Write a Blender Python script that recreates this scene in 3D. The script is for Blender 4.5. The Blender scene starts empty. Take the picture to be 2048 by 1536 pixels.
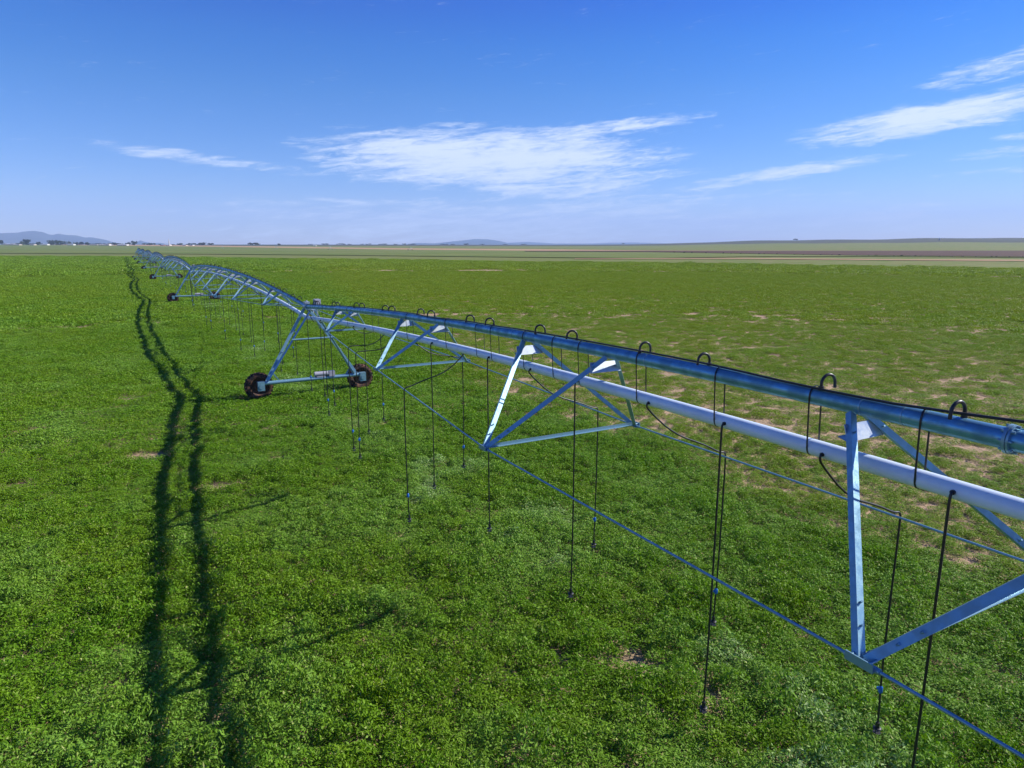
import bpy, bmesh, math, random
import numpy as np
from mathutils import Vector, Matrix
R = math.radians
random.seed(7); rng = np.random.default_rng(11)
SC = bpy.context.scene
COL = SC.collection

# ------------------------------------------------------------------ camera
F_PX, PITCH, YAW, HC = 1351.6, -11.695, 29.562, 6.189
cam = bpy.data.cameras.new('camera'); cam.sensor_width = 36; cam.lens = F_PX / 2048 * 36
cam.clip_start = 0.1; cam.clip_end = 60000
co = bpy.data.objects.new('camera', cam); COL.objects.link(co); SC.camera = co
co.location = (0, 0, HC); co.rotation_euler = (R(90 + PITCH), 0, R(-YAW))
SC.render.resolution_x, SC.render.resolution_y = 1024, 768
SC.view_settings.view_transform = 'Standard'; SC.view_settings.look = 'None'
SC.view_settings.gamma = 1; SC.view_settings.exposure = 0.70
SC.render.engine = 'CYCLES'
SC.cycles.volume_bounces = 1; SC.cycles.transparent_max_bounces = 12; SC.cycles.max_bounces = 6

# ------------------------------------------------------------------ sun and sky
SUN_EL, SUN_AZ = 34.8, 105.3          # azimuth from +Y towards +X
sl = bpy.data.lights.new('sun', 'SUN'); sl.energy = 5.0; sl.angle = R(0.53); sl.color = (1.0, 0.95, 0.87)
so = bpy.data.objects.new('sun', sl); COL.objects.link(so)
sd = Vector((math.sin(R(SUN_AZ)) * math.cos(R(SUN_EL)), math.cos(R(SUN_AZ)) * math.cos(R(SUN_EL)), math.sin(R(SUN_EL))))
so.rotation_euler = sd.to_track_quat('Z', 'Y').to_euler(); so.location = (60, -20, 60)

def NN(nt, typ, **kw):
    n = nt.nodes.new(typ)
    for k, v in kw.items():
        if k.startswith('i_'): n.inputs[k[2:].replace('_', ' ')].default_value = v
        else: setattr(n, k, v)
    return n
def setin(nt, sock, v):
    if hasattr(v, 'is_output') or isinstance(v, bpy.types.NodeSocket): nt.links.new(v, sock)
    else: sock.default_value = v
def M_(nt, op, a, b=None, c=None, clamp=False):
    n = nt.nodes.new('ShaderNodeMath'); n.operation = op; n.use_clamp = clamp
    for i, v in enumerate((a, b, c)):
        if v is not None: setin(nt, n.inputs[i], v)
    return n.outputs[0]
def MIX(nt, f, a, b):
    n = nt.nodes.new('ShaderNodeMix'); n.data_type = 'RGBA'
    setin(nt, n.inputs['Factor'], f); setin(nt, n.inputs['A'], a); setin(nt, n.inputs['B'], b)
    return n.outputs['Result']
def SMOOTH(nt, v, lo, hi):
    n = nt.nodes.new('ShaderNodeMapRange'); n.interpolation_type = 'SMOOTHSTEP'
    setin(nt, n.inputs['Value'], v); n.inputs['From Min'].default_value = lo; n.inputs['From Max'].default_value = hi
    return n.outputs['Result']

world = bpy.data.worlds.new('World'); SC.world = world; world.use_nodes = True
nt = world.node_tree; nt.nodes.clear()
sky = NN(nt, 'ShaderNodeTexSky', sky_type='NISHITA', sun_disc=False, sun_elevation=R(SUN_EL), sun_rotation=R(SUN_AZ),
         altitude=1500, air_density=1.0, dust_density=0.5, ozone_density=3.0)
tc = NN(nt, 'ShaderNodeTexCoord')
sep = NN(nt, 'ShaderNodeSeparateXYZ'); nt.links.new(tc.outputs['Generated'], sep.inputs[0])
X, Y, Z = sep.outputs
az = M_(nt, 'MULTIPLY', M_(nt, 'ARCTAN2', X, Y), 57.29578)                # degrees
el = M_(nt, 'MULTIPLY', M_(nt, 'ARCSINE', Z), 57.29578)
def noise(nt, vec, scale, detail=6, rough=0.6, dist=0.0):
    n = NN(nt, 'ShaderNodeTexNoise'); n.inputs['Scale'].default_value = scale; n.inputs['Detail'].default_value = detail
    n.inputs['Roughness'].default_value = rough; n.inputs['Distortion'].default_value = dist
    if vec is not None: nt.links.new(vec, n.inputs['Vector'])
    return n.outputs['Fac']
def comb(nt, x, y, z):
    n = NN(nt, 'ShaderNodeCombineXYZ')
    for i, v in enumerate((x, y, z)): setin(nt, n.inputs[i], v)
    return n.outputs[0]
# cirrus: streaky noise in azimuth / elevation, inside soft ellipses (az, el, half width, half height, tilt, strength)
elt = M_(nt, 'SUBTRACT', el, M_(nt, 'MULTIPLY', az, 0.08))
v1 = comb(nt, M_(nt, 'MULTIPLY', az, 0.16), M_(nt, 'MULTIPLY', elt, 1.3), 0.0)
v2 = comb(nt, M_(nt, 'MULTIPLY', az, 0.55), M_(nt, 'MULTIPLY', elt, 3.4), 3.0)
n1 = noise(nt, v1, 1.0, 8, 0.62, 0.6); n2 = noise(nt, v2, 1.0, 8, 0.65, 0.9)
streak = M_(nt, 'MULTIPLY_ADD', M_(nt, 'SUBTRACT', M_(nt, 'ADD', M_(nt, 'MULTIPLY', n1, 0.55), M_(nt, 'MULTIPLY', n2, 0.45)), 0.5), 1.7, 0.5)
def px_dir(x, y):
    dx, dy = (x - 1024) / F_PX, -(y - 768) / F_PX
    p = R(PITCH); fwd = math.cos(p) - dy * math.sin(p); up = math.sin(p) + dy * math.cos(p)
    a = math.atan2(dx, fwd); e = math.atan2(up, math.hypot(dx, fwd))
    return YAW + math.degrees(a), math.degrees(e)
cover = None
for (cx, cy, hw, hh, tilt, st) in ((985, 318, 330, 62, -0.02, 1.0), (1180, 262, 215, 18, 0.09, 0.75), (440, 322, 230, 14, -0.09, 0.60), (1110, 374, 190, 26, 0.03, 0.75),
        (1880, 232, 280, 34, 0.10, 0.95), (2010, 132, 150, 30, 0.12, 0.62), (2040, 272, 60, 8, 0.0, 0.7), (1540, 350, 230, 15, 0.13, 0.7), (1330, 318, 60, 9, 0.1, 0.55),
        (680, 402, 85, 7, -0.1, 0.6), (830, 421, 38, 6, -0.05, 0.6), (1250, 408, 330, 20, 0.03, 0.5), (1000, 448, 640, 50, 0.0, 0.60), (520, 420, 60, 8, 0, 0.4), (1750, 440, 450, 34, 0, 0.42),
        (1990, 310, 110, 14, .1, .45), (1960, 345, 120, 8, .05, .4)):
    a0, e0 = px_dir(cx, cy); a1, _ = px_dir(cx + 40, cy); _, e1 = px_dir(cx, cy - 20)
    da, de = (a1 - a0) / 40 * hw, (e1 - e0) / 20 * hh
    ua = M_(nt, 'DIVIDE', M_(nt, 'SUBTRACT', az, a0), da)
    ue = M_(nt, 'DIVIDE', M_(nt, 'SUBTRACT', M_(nt, 'SUBTRACT', el, e0), M_(nt, 'MULTIPLY', M_(nt, 'SUBTRACT', az, a0), tilt)), de)
    r2 = M_(nt, 'ADD', M_(nt, 'MULTIPLY', ua, ua), M_(nt, 'MULTIPLY', ue, ue))
    g = M_(nt, 'MULTIPLY', M_(nt, 'SUBTRACT', 1.0, M_(nt, 'MULTIPLY', r2, 0.55), clamp=True), st)
    cover = g if cover is None else M_(nt, 'MAXIMUM', cover, g)
cl = M_(nt, 'MULTIPLY_ADD', cover, 0.62, M_(nt, 'SUBTRACT', streak, 0.685))
cl = SMOOTH(nt, cl, -0.06, 0.46)
cl = M_(nt, 'MULTIPLY', cl, 0.84)
hs = NN(nt, 'ShaderNodeHueSaturation'); hs.inputs['Saturation'].default_value = 1.45; hs.inputs['Value'].default_value = 1.0
nt.links.new(sky.outputs[0], hs.inputs['Color'])
cloudcol = (6.0, 6.6, 7.6, 1)
grad = NN(nt, 'ShaderNodeValToRGB'); nt.links.new(M_(nt, 'DIVIDE', el, 90.0, clamp=True), grad.inputs[0])
cr_ = grad.color_ramp; cr_.elements[0].position = 0.0; cr_.elements[0].color = (.70, .66, .92, 1); cr_.elements[1].position = 1.0; cr_.elements[1].color = (.14, .36, .85, 1)
for p_, c_ in ((.06, (.64, .67, .93, 1)), (.125, (.76, .71, .93, 1)), (.165, (.56, .67, .98, 1)), (.21, (.06, .50, 1.02, 1)), (.35, (.05, .44, .95, 1))): e_ = cr_.elements.new(p_); e_.color = c_
mulc = NN(nt, 'ShaderNodeMix', data_type='RGBA', blend_type='MULTIPLY'); mulc.inputs['Factor'].default_value = 1.0
nt.links.new(hs.outputs[0], mulc.inputs['A']); nt.links.new(grad.outputs[0], mulc.inputs['B'])
final = MIX(nt, cl, mulc.outputs['Result'], cloudcol)
bg = NN(nt, 'ShaderNodeBackground'); bg.inputs['Strength'].default_value = 0.10; nt.links.new(final, bg.inputs['Color'])
wo = NN(nt, 'ShaderNodeOutputWorld'); nt.links.new(bg.outputs[0], wo.inputs[0])

# ------------------------------------------------------------------ helpers
def mat(name, col, rough=0.6, metal=0.0, spec=0.5, bump=0.0, bscale=40, var=0.0, vscale=8, col2=None):
    m = bpy.data.materials.new(name); m.use_nodes = True; nt = m.node_tree; b = nt.nodes['Principled BSDF']
    b.inputs['Roughness'].default_value = rough; b.inputs['Metallic'].default_value = metal; b.inputs['Specular IOR Level'].default_value = spec
    c1 = (*col, 1); t = NN(nt, 'ShaderNodeTexCoord')
    if var > 0:
        f = noise(nt, t.outputs['Object'], vscale, 5, 0.6)
        f = SMOOTH(nt, f, 0.35, 0.65)
        c2 = (*(col2 or tuple(c * (1 - var) for c in col)), 1)
        nt.links.new(MIX(nt, f, c1, c2), b.inputs['Base Color'])
        nt.links.new(M_(nt, 'MULTIPLY_ADD', f, 0.18, rough - 0.09), b.inputs['Roughness'])
    else: b.inputs['Base Color'].default_value = c1
    if bump > 0:
        bn = NN(nt, 'ShaderNodeBump'); bn.inputs['Strength'].default_value = bump; bn.inputs['Distance'].default_value = 0.02
        nt.links.new(noise(nt, t.outputs['Object'], bscale, 4, 0.6), bn.inputs['Height']); nt.links.new(bn.outputs[0], b.inputs['Normal'])
    return m
MT = {}
MT['galv'] = mat('galvanized_steel', (0.21, 0.38, 0.48), 0.38, 0.45, 0.5, 0.08, 30, 0.15, 10)
MT['pipe'] = mat('galvanized_pipe', (0.15, 0.37, 0.52), 0.42, 0.65, 0.5, 0.10, 25, 0.30, 5)
MT['steel'] = mat('bright_steel', (0.42, 0.48, 0.54), 0.45, 0.7, 0.5, 0.05, 40, 0.15, 10)
MT['white'] = mat('white_plastic_pipe', (0.66, 0.76, 0.86), 0.38, 0.0, 0.5, 0.0, 20, 0.10, 3)
MT['black'] = mat('black_rubber_hose', (0.012, 0.013, 0.016), 0.38, 0.0, 0.5)
MT['cable'] = mat('black_cable', (0.010, 0.010, 0.012), 0.5)
MT['blue'] = mat('blue_plastic', (0.01, 0.12, 0.45), 0.4)
MT['tyre'] = mat('muddy_tyre', (0.014, 0.012, 0.012), 0.85, 0, 0.3, 0.4, 30, 0.5, 5, (0.13, 0.062, 0.038))
MT['rim'] = mat('rusty_rim', (0.16, 0.075, 0.045), 0.8, 0.1, 0.3, 0.3, 20, 0.4, 8, (0.10, 0.07, 0.06))
MT['box'] = mat('pale_enamel', (0.34, 0.34, 0.40), 0.45, 0.0, 0.5, 0.0, 20, 0.1, 6)
MT['trunk'] = mat('bark', (0.10, 0.07, 0.05), 0.9)
MT['crown'] = mat('tree_leaves', (0.022, 0.038, 0.026), 0.7, 0, 0.3, 0, 10, 0.5, 0.5)
MT['shrub'] = mat('shrub_leaves', (0.040, 0.045, 0.025), 0.8, 0, 0.3, 0, 10, 0.5, 0.8)
MT['wallw'] = mat('white_wall', (0.52, 0.51, 0.49), 0.8); MT['wallb'] = mat('beige_wall', (0.48, 0.40, 0.32), 0.8)
MT['wallr'] = mat('red_wall', (0.30, 0.07, 0.05), 0.8); MT['roofw'] = mat('white_roof', (0.58, 0.58, 0.60), 0.5)
MT['roofg'] = mat('grey_roof', (0.30, 0.30, 0.32), 0.7); MT['glass'] = mat('dark_window', (0.03, 0.04, 0.06), 0.2)

def obj(name, me, m, parent=None):
    if m is not None and not me.materials: me.materials.append(m)
    o = bpy.data.objects.new(name, me); COL.objects.link(o)
    if parent is not None: o.parent = parent
    return o
def tagp(o, label=None, cat=None, group=None, kind=None):
    if label: o['label'] = label
    if cat: o['category'] = cat
    if group: o['group'] = group
    if kind: o['kind'] = kind
    return o
def empty(name, loc=(0, 0, 0), rz=0):
    o = bpy.data.objects.new(name, None); COL.objects.link(o); o.location = loc; o.rotation_euler = (0, 0, rz); o.empty_display_size = 0.3
    return o
class MB:
    def __init__(s): s.v = []; s.f = []; s.sm = []
    def add(s, vs, fs, smooth=False):
        k = len(s.v); s.v += [tuple(v) for v in vs]; s.f += [tuple(i + k for i in f) for f in fs]; s.sm += [smooth] * len(fs)
    def mesh(s, name):
        me = bpy.data.meshes.new(name); me.from_pydata(s.v, [], s.f); me.polygons.foreach_set('use_smooth', s.sm); me.update(); return me
    def build(s, name, m, parent=None): return obj(name, s.mesh(name), m, parent)
    def tube(s, pts, r, n=10, caps=True):
        pts = [Vector(p) for p in pts]; rs = r if isinstance(r, (list, tuple)) else [r] * len(pts)
        t0 = (pts[1] - pts[0]).normalized(); up = Vector((0, 0, 1)) if abs(t0.z) < 0.9 else Vector((1, 0, 0))
        u = t0.cross(up).normalized(); vs = []
        for i, p in enumerate(pts):
            t = ((pts[i + 1] if i < len(pts) - 1 else p) - (pts[i - 1] if i > 0 else p)).normalized()
            u = (u - t * u.dot(t)).normalized(); w = t.cross(u)
            vs += [p + (u * math.cos(a) + w * math.sin(a)) * rs[i] for a in (2 * math.pi * j / n for j in range(n))]
        fs = [(i * n + j, i * n + (j + 1) % n, (i + 1) * n + (j + 1) % n, (i + 1) * n + j) for i in range(len(pts) - 1) for j in range(n)]
        s.add(vs, fs, True)
        if caps: s.add(vs[:n][::-1], [tuple(range(n))]); s.add(vs[-n:], [tuple(range(n))])
        return s
    def prof(s, a, b, prof, up=(0, 0, 1), spin=0.0):
        a, b = Vector(a), Vector(b); t = (b - a).normalized(); up = Vector(up)
        if abs(t.dot(up)) > 0.98: up = Vector((0, 1, 0))
        u = t.cross(up).normalized(); w = u.cross(t)
        c, sn = math.cos(spin), math.sin(spin); u, w = u * c + w * sn, w * c - u * sn
        n = len(prof); vs = [p + u * x + w * y for p in (a, b) for x, y in prof]
        s.add(vs, [(j, (j + 1) % n, n + (j + 1) % n, n + j) for j in range(n)] + [tuple(range(n))[::-1], tuple(range(n, 2 * n))])
        return s
    def box(s, c, d, rz=0):
        c = Vector(c); h = [x / 2 for x in d]; cc, ss = math.cos(rz), math.sin(rz); vs = []
        for z in (-h[2], h[2]):
            for x, y in ((-h[0], -h[1]), (h[0], -h[1]), (h[0], h[1]), (-h[0], h[1])):
                vs.append(c + Vector((x * cc - y * ss, x * ss + y * cc, z)))
        s.add(vs, [(3, 2, 1, 0), (4, 5, 6, 7), (0, 1, 5, 4), (1, 2, 6, 5), (2, 3, 7, 6), (3, 0, 4, 7)]); return s
def angle_bar(mb, a, b, w, t, n, w2=None):   # angle iron: face one looks along n, the second leg folds back from its -x edge
    a, b, n = Vector(a), Vector(b), Vector(n); T = (b - a).normalized(); n = (n - T * n.dot(T)).normalized(); m = T.cross(n)
    if m.x < 0: m = -m
    w2 = w2 or w; pr = [(-w / 2, 0), (w / 2, 0), (w / 2, -t), (-w / 2 + t, -t), (-w / 2 + t, -w2), (-w / 2, -w2)]
    vs = [p + m * x + n * y for p in (a, b) for x, y in pr]; k = 6
    mb.add(vs, [(j, (j + 1) % k, k + (j + 1) % k, k + j) for j in range(k)] + [(0, 1, 2, 3), (0, 3, 4, 5), (6, 9, 8, 7), (6, 11, 10, 9)]); return mb
def Lprof(w, t): return [(0, 0), (w, 0), (w, t), (t, t), (t, w), (0, w)]
def bez(p0, p1, p2, p3, n=10):
    p0, p1, p2, p3 = map(Vector, (p0, p1, p2, p3)); out = []
    for i in range(n + 1):
        t = i / n; out.append(p0 * (1 - t) ** 3 + p1 * 3 * t * (1 - t) ** 2 + p2 * 3 * t * t * (1 - t) + p3 * t ** 3)
    return out
def smooth_path(pts, it=2):
    pts = [Vector(p) for p in pts]
    for _ in range(it):
        q = [pts[0]]
        for a, b in zip(pts[:-1], pts[1:]): q += [a * .75 + b * .25, a * .25 + b * .75]
        q.append(pts[-1]); pts = q
    return pts
# value noise
def vnoise(x, y, s, seed=0):
    x = np.asarray(x) / s + 1000.37; y = np.asarray(y) / s + 2000.71
    xi = np.floor(x).astype(np.int64); yi = np.floor(y).astype(np.int64); fx = x - xi; fy = y - yi
    fx = fx * fx * (3 - 2 * fx); fy = fy * fy * (3 - 2 * fy)
    def h(a, b):
        n = (a * 374761393 + b * 668265263 + seed * 974634777) & 0xffffffff
        n = ((n ^ (n >> 13)) * 1274126177) & 0xffffffff
        return ((n ^ (n >> 16)) & 0xffff) / 65535.0
    return (h(xi, yi) * (1 - fx) + h(xi + 1, yi) * fx) * (1 - fy) + (h(xi, yi + 1) * (1 - fx) + h(xi + 1, yi + 1) * fx) * fy
def fbm(x, y, s, seed=0, o=3):
    t = 0; a = 1; w = 0
    for i in range(o): t = t + a * vnoise(x, y, s / 2 ** i, seed + i); w += a; a *= 0.5
    return t / w

# ------------------------------------------------------------------ ground and land
A0, B0 = 6.4058, 28.4161           # foot of the nearest tower; the machine runs along +Y
def cdir(px): a, _ = px_dir(px, 490); return math.sin(R(a)), math.cos(R(a))
def ground_pt(px, depth, z=0):     # point at a column of the photo, `depth` metres along the view axis
    a, _ = px_dir(px, 490); k = depth / math.cos(R(a - YAW)); return Vector((math.sin(R(a)) * k, math.cos(R(a)) * k, z))
def hill(x, y):
    d = np.hypot(x, y); a = np.degrees(np.arctan2(x, y))
    rise = np.clip((a - 33) / 24, 0, 1); rise = rise * rise * (3 - 2 * rise)
    h = np.clip((d - 900) / 1900, 0, 1) ** 1.0 * (16 + 6 * rise) * rise
    h = h + np.clip((d - 900) / 1900, 0, 1) * rise * (2.2 * np.sin(a * 0.42 + 0.4) + 1.2 * np.sin(a * 1.1 + d / 600))
    left = np.clip((28 - a) / 20, 0, 1)
    h = h + np.clip((d - 600) / 1400, 0, 1) * (3.0 + 1.0 * left)
    h = h * (1 - np.clip((d - 3400) / 1600, 0, 1))
    return np.where(d < 600, 0, h)
def ground_material(name, cols, scale, bump=0.3, stretch=None, bdist=0.1, detail=8):
    m = bpy.data.materials.new(name); m.use_nodes = True; nt = m.node_tree; b = nt.nodes['Principled BSDF']
    b.inputs['Roughness'].default_value = 0.9; b.inputs['Specular IOR Level'].default_value = 0.15
    g = NN(nt, 'ShaderNodeNewGeometry'); vec = g.outputs['Position']
    if stretch:
        mp = NN(nt, 'ShaderNodeMapping'); mp.inputs['Rotation'].default_value = (0, 0, R(stretch[0])); mp.inputs['Scale'].default_value = (stretch[1], stretch[2], 1)
        nt.links.new(vec, mp.inputs[0]); vec = mp.outputs[0]
    f = SMOOTH(nt, noise(nt, vec, scale, detail, 0.62, 0.3), 0.33, 0.67); f2 = SMOOTH(nt, noise(nt, vec, scale * 9.7, 6, 0.6), 0.35, 0.65)
    c = MIX(nt, f, (*cols[0], 1), (*cols[1], 1)); c = MIX(nt, M_(nt, 'MULTIPLY', f2, 0.6), c, (*cols[2], 1))
    nt.links.new(c, b.inputs['Base Color'])
    bn = NN(nt, 'ShaderNodeBump'); bn.inputs['Strength'].default_value = bump; bn.inputs['Distance'].default_value = bdist
    nt.links.new(noise(nt, g.outputs['Position'], 6.0 if bdist < 0.3 else 1.2, 6, 0.65), bn.inputs['Height']); nt.links.new(bn.outputs[0], b.inputs['Normal'])
    return m
MT['soil'] = ground_material('field_soil', ((0.38, 0.26, 0.165), (0.27, 0.21, 0.105), (0.47, 0.33, 0.22)), 1.1, 1.0, None, 0.12)
MT['dry'] = ground_material('dry_grass', ((0.125, 0.18, 0.03), (0.10, 0.155, 0.018), (0.25, 0.19, 0.09)), 0.012, 0.3, (-YAW, 0.6, 2.5), 0.5)
MT['hillm'] = ground_material('hill_grass', ((0.060, 0.066, 0.040), (0.095, 0.085, 0.05), (0.045, 0.06, 0.03)), 0.0022, 0.3, (-YAW, 0.5, 1.8), 0.5)
# one polar ground sheet, camera foot in its middle, out to the horizon
rad = [0, 8, 20, 40, 80, 150, 260, 400, 600, 700, 800, 950, 1100, 1300, 1500, 1800, 2100, 2400, 2700, 3000, 3400, 3800, 4400, 5000, 6200, 9000, 12000]
NA = 360; vs = [(0, 0, -0.02)]
for r in rad[1:]:
    a = np.radians(np.arange(NA) * 360 / NA); x = r * np.sin(a); y = r * np.cos(a); z = hill(x, y) - 0.02
    vs += list(zip(x.tolist(), y.tolist(), np.asarray(z).tolist()))
fs = [(0, 1 + (j + 1) % NA, 1 + j) for j in range(NA)]; midx = [0] * NA
for i in range(len(rad) - 2):
    for j in range(NA):
        p = 1 + i * NA; fs.append((p + j, p + (j + 1) % NA, p + NA + (j + 1) % NA, p + NA + j)); midx.append(1 if rad[i + 1] >= 1500 else 0)
me = bpy.data.meshes.new('ground'); me.from_pydata(vs, [], fs); me.materials.append(MT['dry']); me.materials.append(MT['hillm'])
me.polygons.foreach_set('material_index', midx); me.polygons.foreach_set('use_smooth', [True] * len(fs)); me.update()
bm = bmesh.new(); bm.from_mesh(me); bmesh.ops.recalc_face_normals(bm, faces=bm.faces); bm.to_mesh(me); bm.free()
if me.polygons[0].normal.z < 0: me.flip_normals()
tagp(obj('ground', me, None), kind='structure')

def sheet(name, poly, z, m):
    me = bpy.data.meshes.new(name); me.from_pydata([(p[0], p[1], z) for p in poly], [], [tuple(range(len(poly)))])
    if me.polygons[0].normal.z < 0: me.flip_normals()
    bm = bmesh.new(); bm.from_mesh(me); bmesh.ops.triangulate(bm, faces=bm.faces); bm.to_mesh(me); bm.free()
    return obj(name, me, m)
def strip(name, d0, d1, z, m, p0=-700, p1=2750, n=60, k=14):        # a strip of land that follows the terrain
    vs = []
    for i in range(n + 1):
        px = p0 + (p1 - p0) * i / n; a, b = d0(px), d1(px)
        for j in range(k + 1):
            d = a * (b / a) ** (j / k); q = ground_pt(px, d); vs.append((q.x, q.y, float(hill(np.array([q.x]), np.array([q.y]))[0]) + z * (1 + d / 250)))
    mb = MB(); mb.add(vs, [(i * (k + 1) + j, (i + 1) * (k + 1) + j, (i + 1) * (k + 1) + j + 1, i * (k + 1) + j + 1) for i in range(n) for j in range(k)]); o = mb.build(name, m)
    if o.data.polygons[0].normal.z < 0: o.data.flip_normals()
    return o
FIELD = [(-300, 560), (-150, 500), (-54.7, 439), (4.5, 389), (49, 321), (81.4, 279), (122.7, 216), (154.6, 178), (172, 147), (190, 108), (205, 80), (216, 30), (214, -60), (150, -160), (-300, -160)]
tagp(sheet('field_soil', FIELD, 0.0, MT['soil']), kind='structure')
def D_of(y): return HC * F_PX / max(y - 489.7, 1.0)
def lerp(tab):
    xs, ys = zip(*tab); return lambda x: float(np.interp(x, xs, ys))
MT['meadow'] = ground_material('far_field_green', ((0.11, 0.165, 0.028), (0.20, 0.195, 0.065), (0.095, 0.145, 0.02)), 0.012, 0.5, (-YAW, 0.35, 2.6), 0.4)
MT['brown'] = ground_material('brown_scrub', ((0.095, 0.050, 0.034), (0.075, 0.05, 0.03), (0.11, 0.065, 0.042)), 0.02, 0.5, (-YAW, 0.4, 3.0), 0.6)
MT['track'] = ground_material('dirt_track', ((0.40, 0.25, 0.14), (0.30, 0.20, 0.10), (0.44, 0.28, 0.17)), 0.05, 0.3, (-YAW, 0.5, 2.0), 0.1)
gfar = lerp([(-700, 494), (0, 494.3), (400, 497.2), (800, 501.5), (1300, 504.8), (1500, 506), (1700, 510), (1900, 513), (2750, 521)])
gnear = lerp([(-700, 507.5), (0, 508), (400, 509.5), (700, 512), (1024, 515.5), (1290, 518), (1500, 514.5), (1700, 514.0), (1900, 515), (2048, 516.5), (2750, 524.5)])
dry_far = lerp([(-700, 491.5), (0, 491.5), (800, 499), (1100, 500.5), (1300, 502.5), (2048, 503.2), (2750, 503.5)])
tagp(strip('dry_plain', lambda p: D_of(gfar(p) + 1.5), lambda p: D_of(dry_far(p)), 0.05, MT['track']), kind='structure')
tagp(strip('far_field', lambda p: D_of(gnear(p)), lambda p: D_of(gfar(p)), 0.12, MT['meadow']), kind='structure')
tagp(strip('scrub_field', lambda p: D_of(lerp([(1050, 505.0), (1300, 506.0), (1700, 512.5), (2048, 515.5), (2750, 522)])(p)), lambda p: D_of(lerp([(1050, 504), (1300, 503.8), (2048, 504.2), (2750, 506)])(p)), 0.2, MT['brown'], p0=1050), kind='structure')
tagp(strip('dirt_road', lambda p: D_of(lerp([(1150, 518.8), (1500, 519.0), (1800, 521.4), (2048, 523), (2750, 532)])(p)), lambda p: D_of(lerp([(1150, 518.0), (1500, 517.0), (1800, 519.5), (2048, 520.5), (2750, 529)])(p)), 0.08, MT['track'], p0=1150), kind='structure')

# ------------------------------------------------------------------ alfalfa canopy: real leaves, coarser with distance
def leaf_mat():
    m = bpy.data.materials.new('alfalfa_leaves'); m.use_nodes = True; nt = m.node_tree; b = nt.nodes['Principled BSDF']; out = nt.nodes['Material Output']
    tn = NN(nt, 'ShaderNodeAttribute', attribute_type='INSTANCER', attribute_name='tint').outputs['Fac']
    sg = NN(nt, 'ShaderNodeAttribute', attribute_type='INSTANCER', attribute_name='sage_sheen').outputs['Fac']
    lf = NN(nt, 'ShaderNodeAttribute', attribute_name='leafv').outputs['Fac']
    c = MIX(nt, tn, (0.094, 0.228, 0.006, 1), (0.188, 0.260, 0.008, 1))
    c = MIX(nt, M_(nt, 'MULTIPLY', sg, 0.75), c, (0.190, 0.345, 0.060, 1))
    c = MIX(nt, M_(nt, 'MULTIPLY', SMOOTH(nt, sg, 0.9, 1.5), SMOOTH(nt, lf, 0.15, 0.6)), c, (0.46, 0.56, 0.32, 1))  # pale flecks: glossy sheen of wet leaves, put into the leaf colour
    c = MIX(nt, M_(nt, 'MULTIPLY', lf, 0.55), c, (0.27, 0.43, 0.05, 1))
    c = MIX(nt, SMOOTH(nt, lf, 0.92, 0.99), c, (0.38, 0.42, 0.14, 1))
    nt.links.new(c, b.inputs['Base Color']); b.inputs['Roughness'].default_value = 0.5; b.inputs['Specular IOR Level'].default_value = 0.10
    tr = NN(nt, 'ShaderNodeBsdfTranslucent'); hsn = NN(nt, 'ShaderNodeHueSaturation'); hsn.inputs['Value'].default_value = 1.1; hsn.inputs['Saturation'].default_value = 1.15
    nt.links.new(c, hsn.inputs['Color']); nt.links.new(hsn.outputs[0], tr.inputs['Color'])
    mx = NN(nt, 'ShaderNodeMixShader'); mx.inputs[0].default_value = 0.28
    nt.links.new(b.outputs[0], mx.inputs[1]); nt.links.new(tr.outputs[0], mx.inputs[2]); nt.links.new(mx.outputs[0], out.inputs[0])
    return m
MT['leaf'] = leaf_mat()
def clump(name, rad_, n, leaf, H, mounds, seed):
    g = np.random.default_rng(seed)
    r = rad_ * np.sqrt(g.random(n)); a = g.random(n) * 2 * np.pi; x = r * np.cos(a); y = r * np.sin(a)
    top = np.zeros(n)
    for _ in range(mounds):
        mx, my = g.normal(0, rad_ * 0.5, 2); s = rad_ * g.uniform(0.25, 0.6); top = np.maximum(top, g.uniform(0.6, 1) * np.exp(-((x - mx) ** 2 + (y - my) ** 2) / (2 * s * s)))
    top = H * (0.45 + 0.55 * top) * (1 - 0.45 * (r / rad_) ** 4)
    z = top * (1 - 0.75 * g.random(n) ** 1.8)
    # leaf frames
    nz = np.stack([g.normal(0, .55, n), g.normal(0, .55, n), np.abs(g.normal(.75, .35, n)) + .05], 1); nz /= np.linalg.norm(nz, axis=1)[:, None]
    t = g.normal(0, 1, (n, 3)) + np.array([0, 0, .8]); t -= nz * (t * nz).sum(1)[:, None]; t /= np.linalg.norm(t, axis=1)[:, None]; s = np.cross(nz, t)
    blade = g.random(n) < .35; L = leaf * (g.uniform(.6, 1.2, n) * np.where(blade, 1.7, 1))[:, None]; W = L * np.where(blade, g.uniform(.12, .22, n), g.uniform(.38, .6, n))[:, None]; c = np.stack([x, y, z], 1)
    v = np.stack([c - t * L * .5, c + s * W * .5 - t * L * .02 - nz * L * .05, c + t * L * .5 - nz * L * .1, c - s * W * .5 - t * L * .02 - nz * L * .05], 1).reshape(-1, 3)
    me = bpy.data.meshes.new(name); me.vertices.add(4 * n); me.vertices.foreach_set('co', v.ravel())
    me.loops.add(4 * n); me.loops.foreach_set('vertex_index', np.arange(4 * n)); me.polygons.add(n)
    me.polygons.foreach_set('loop_start', np.arange(n) * 4); me.polygons.foreach_set('loop_total', np.full(n, 4)); me.update(); me.validate()
    at = me.attributes.new('leafv', 'FLOAT', 'POINT'); at.data.foreach_set('value', np.repeat(g.random(n) ** 2.2, 4).astype(np.float32))
    me.materials.append(MT['leaf']); return me
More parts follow.
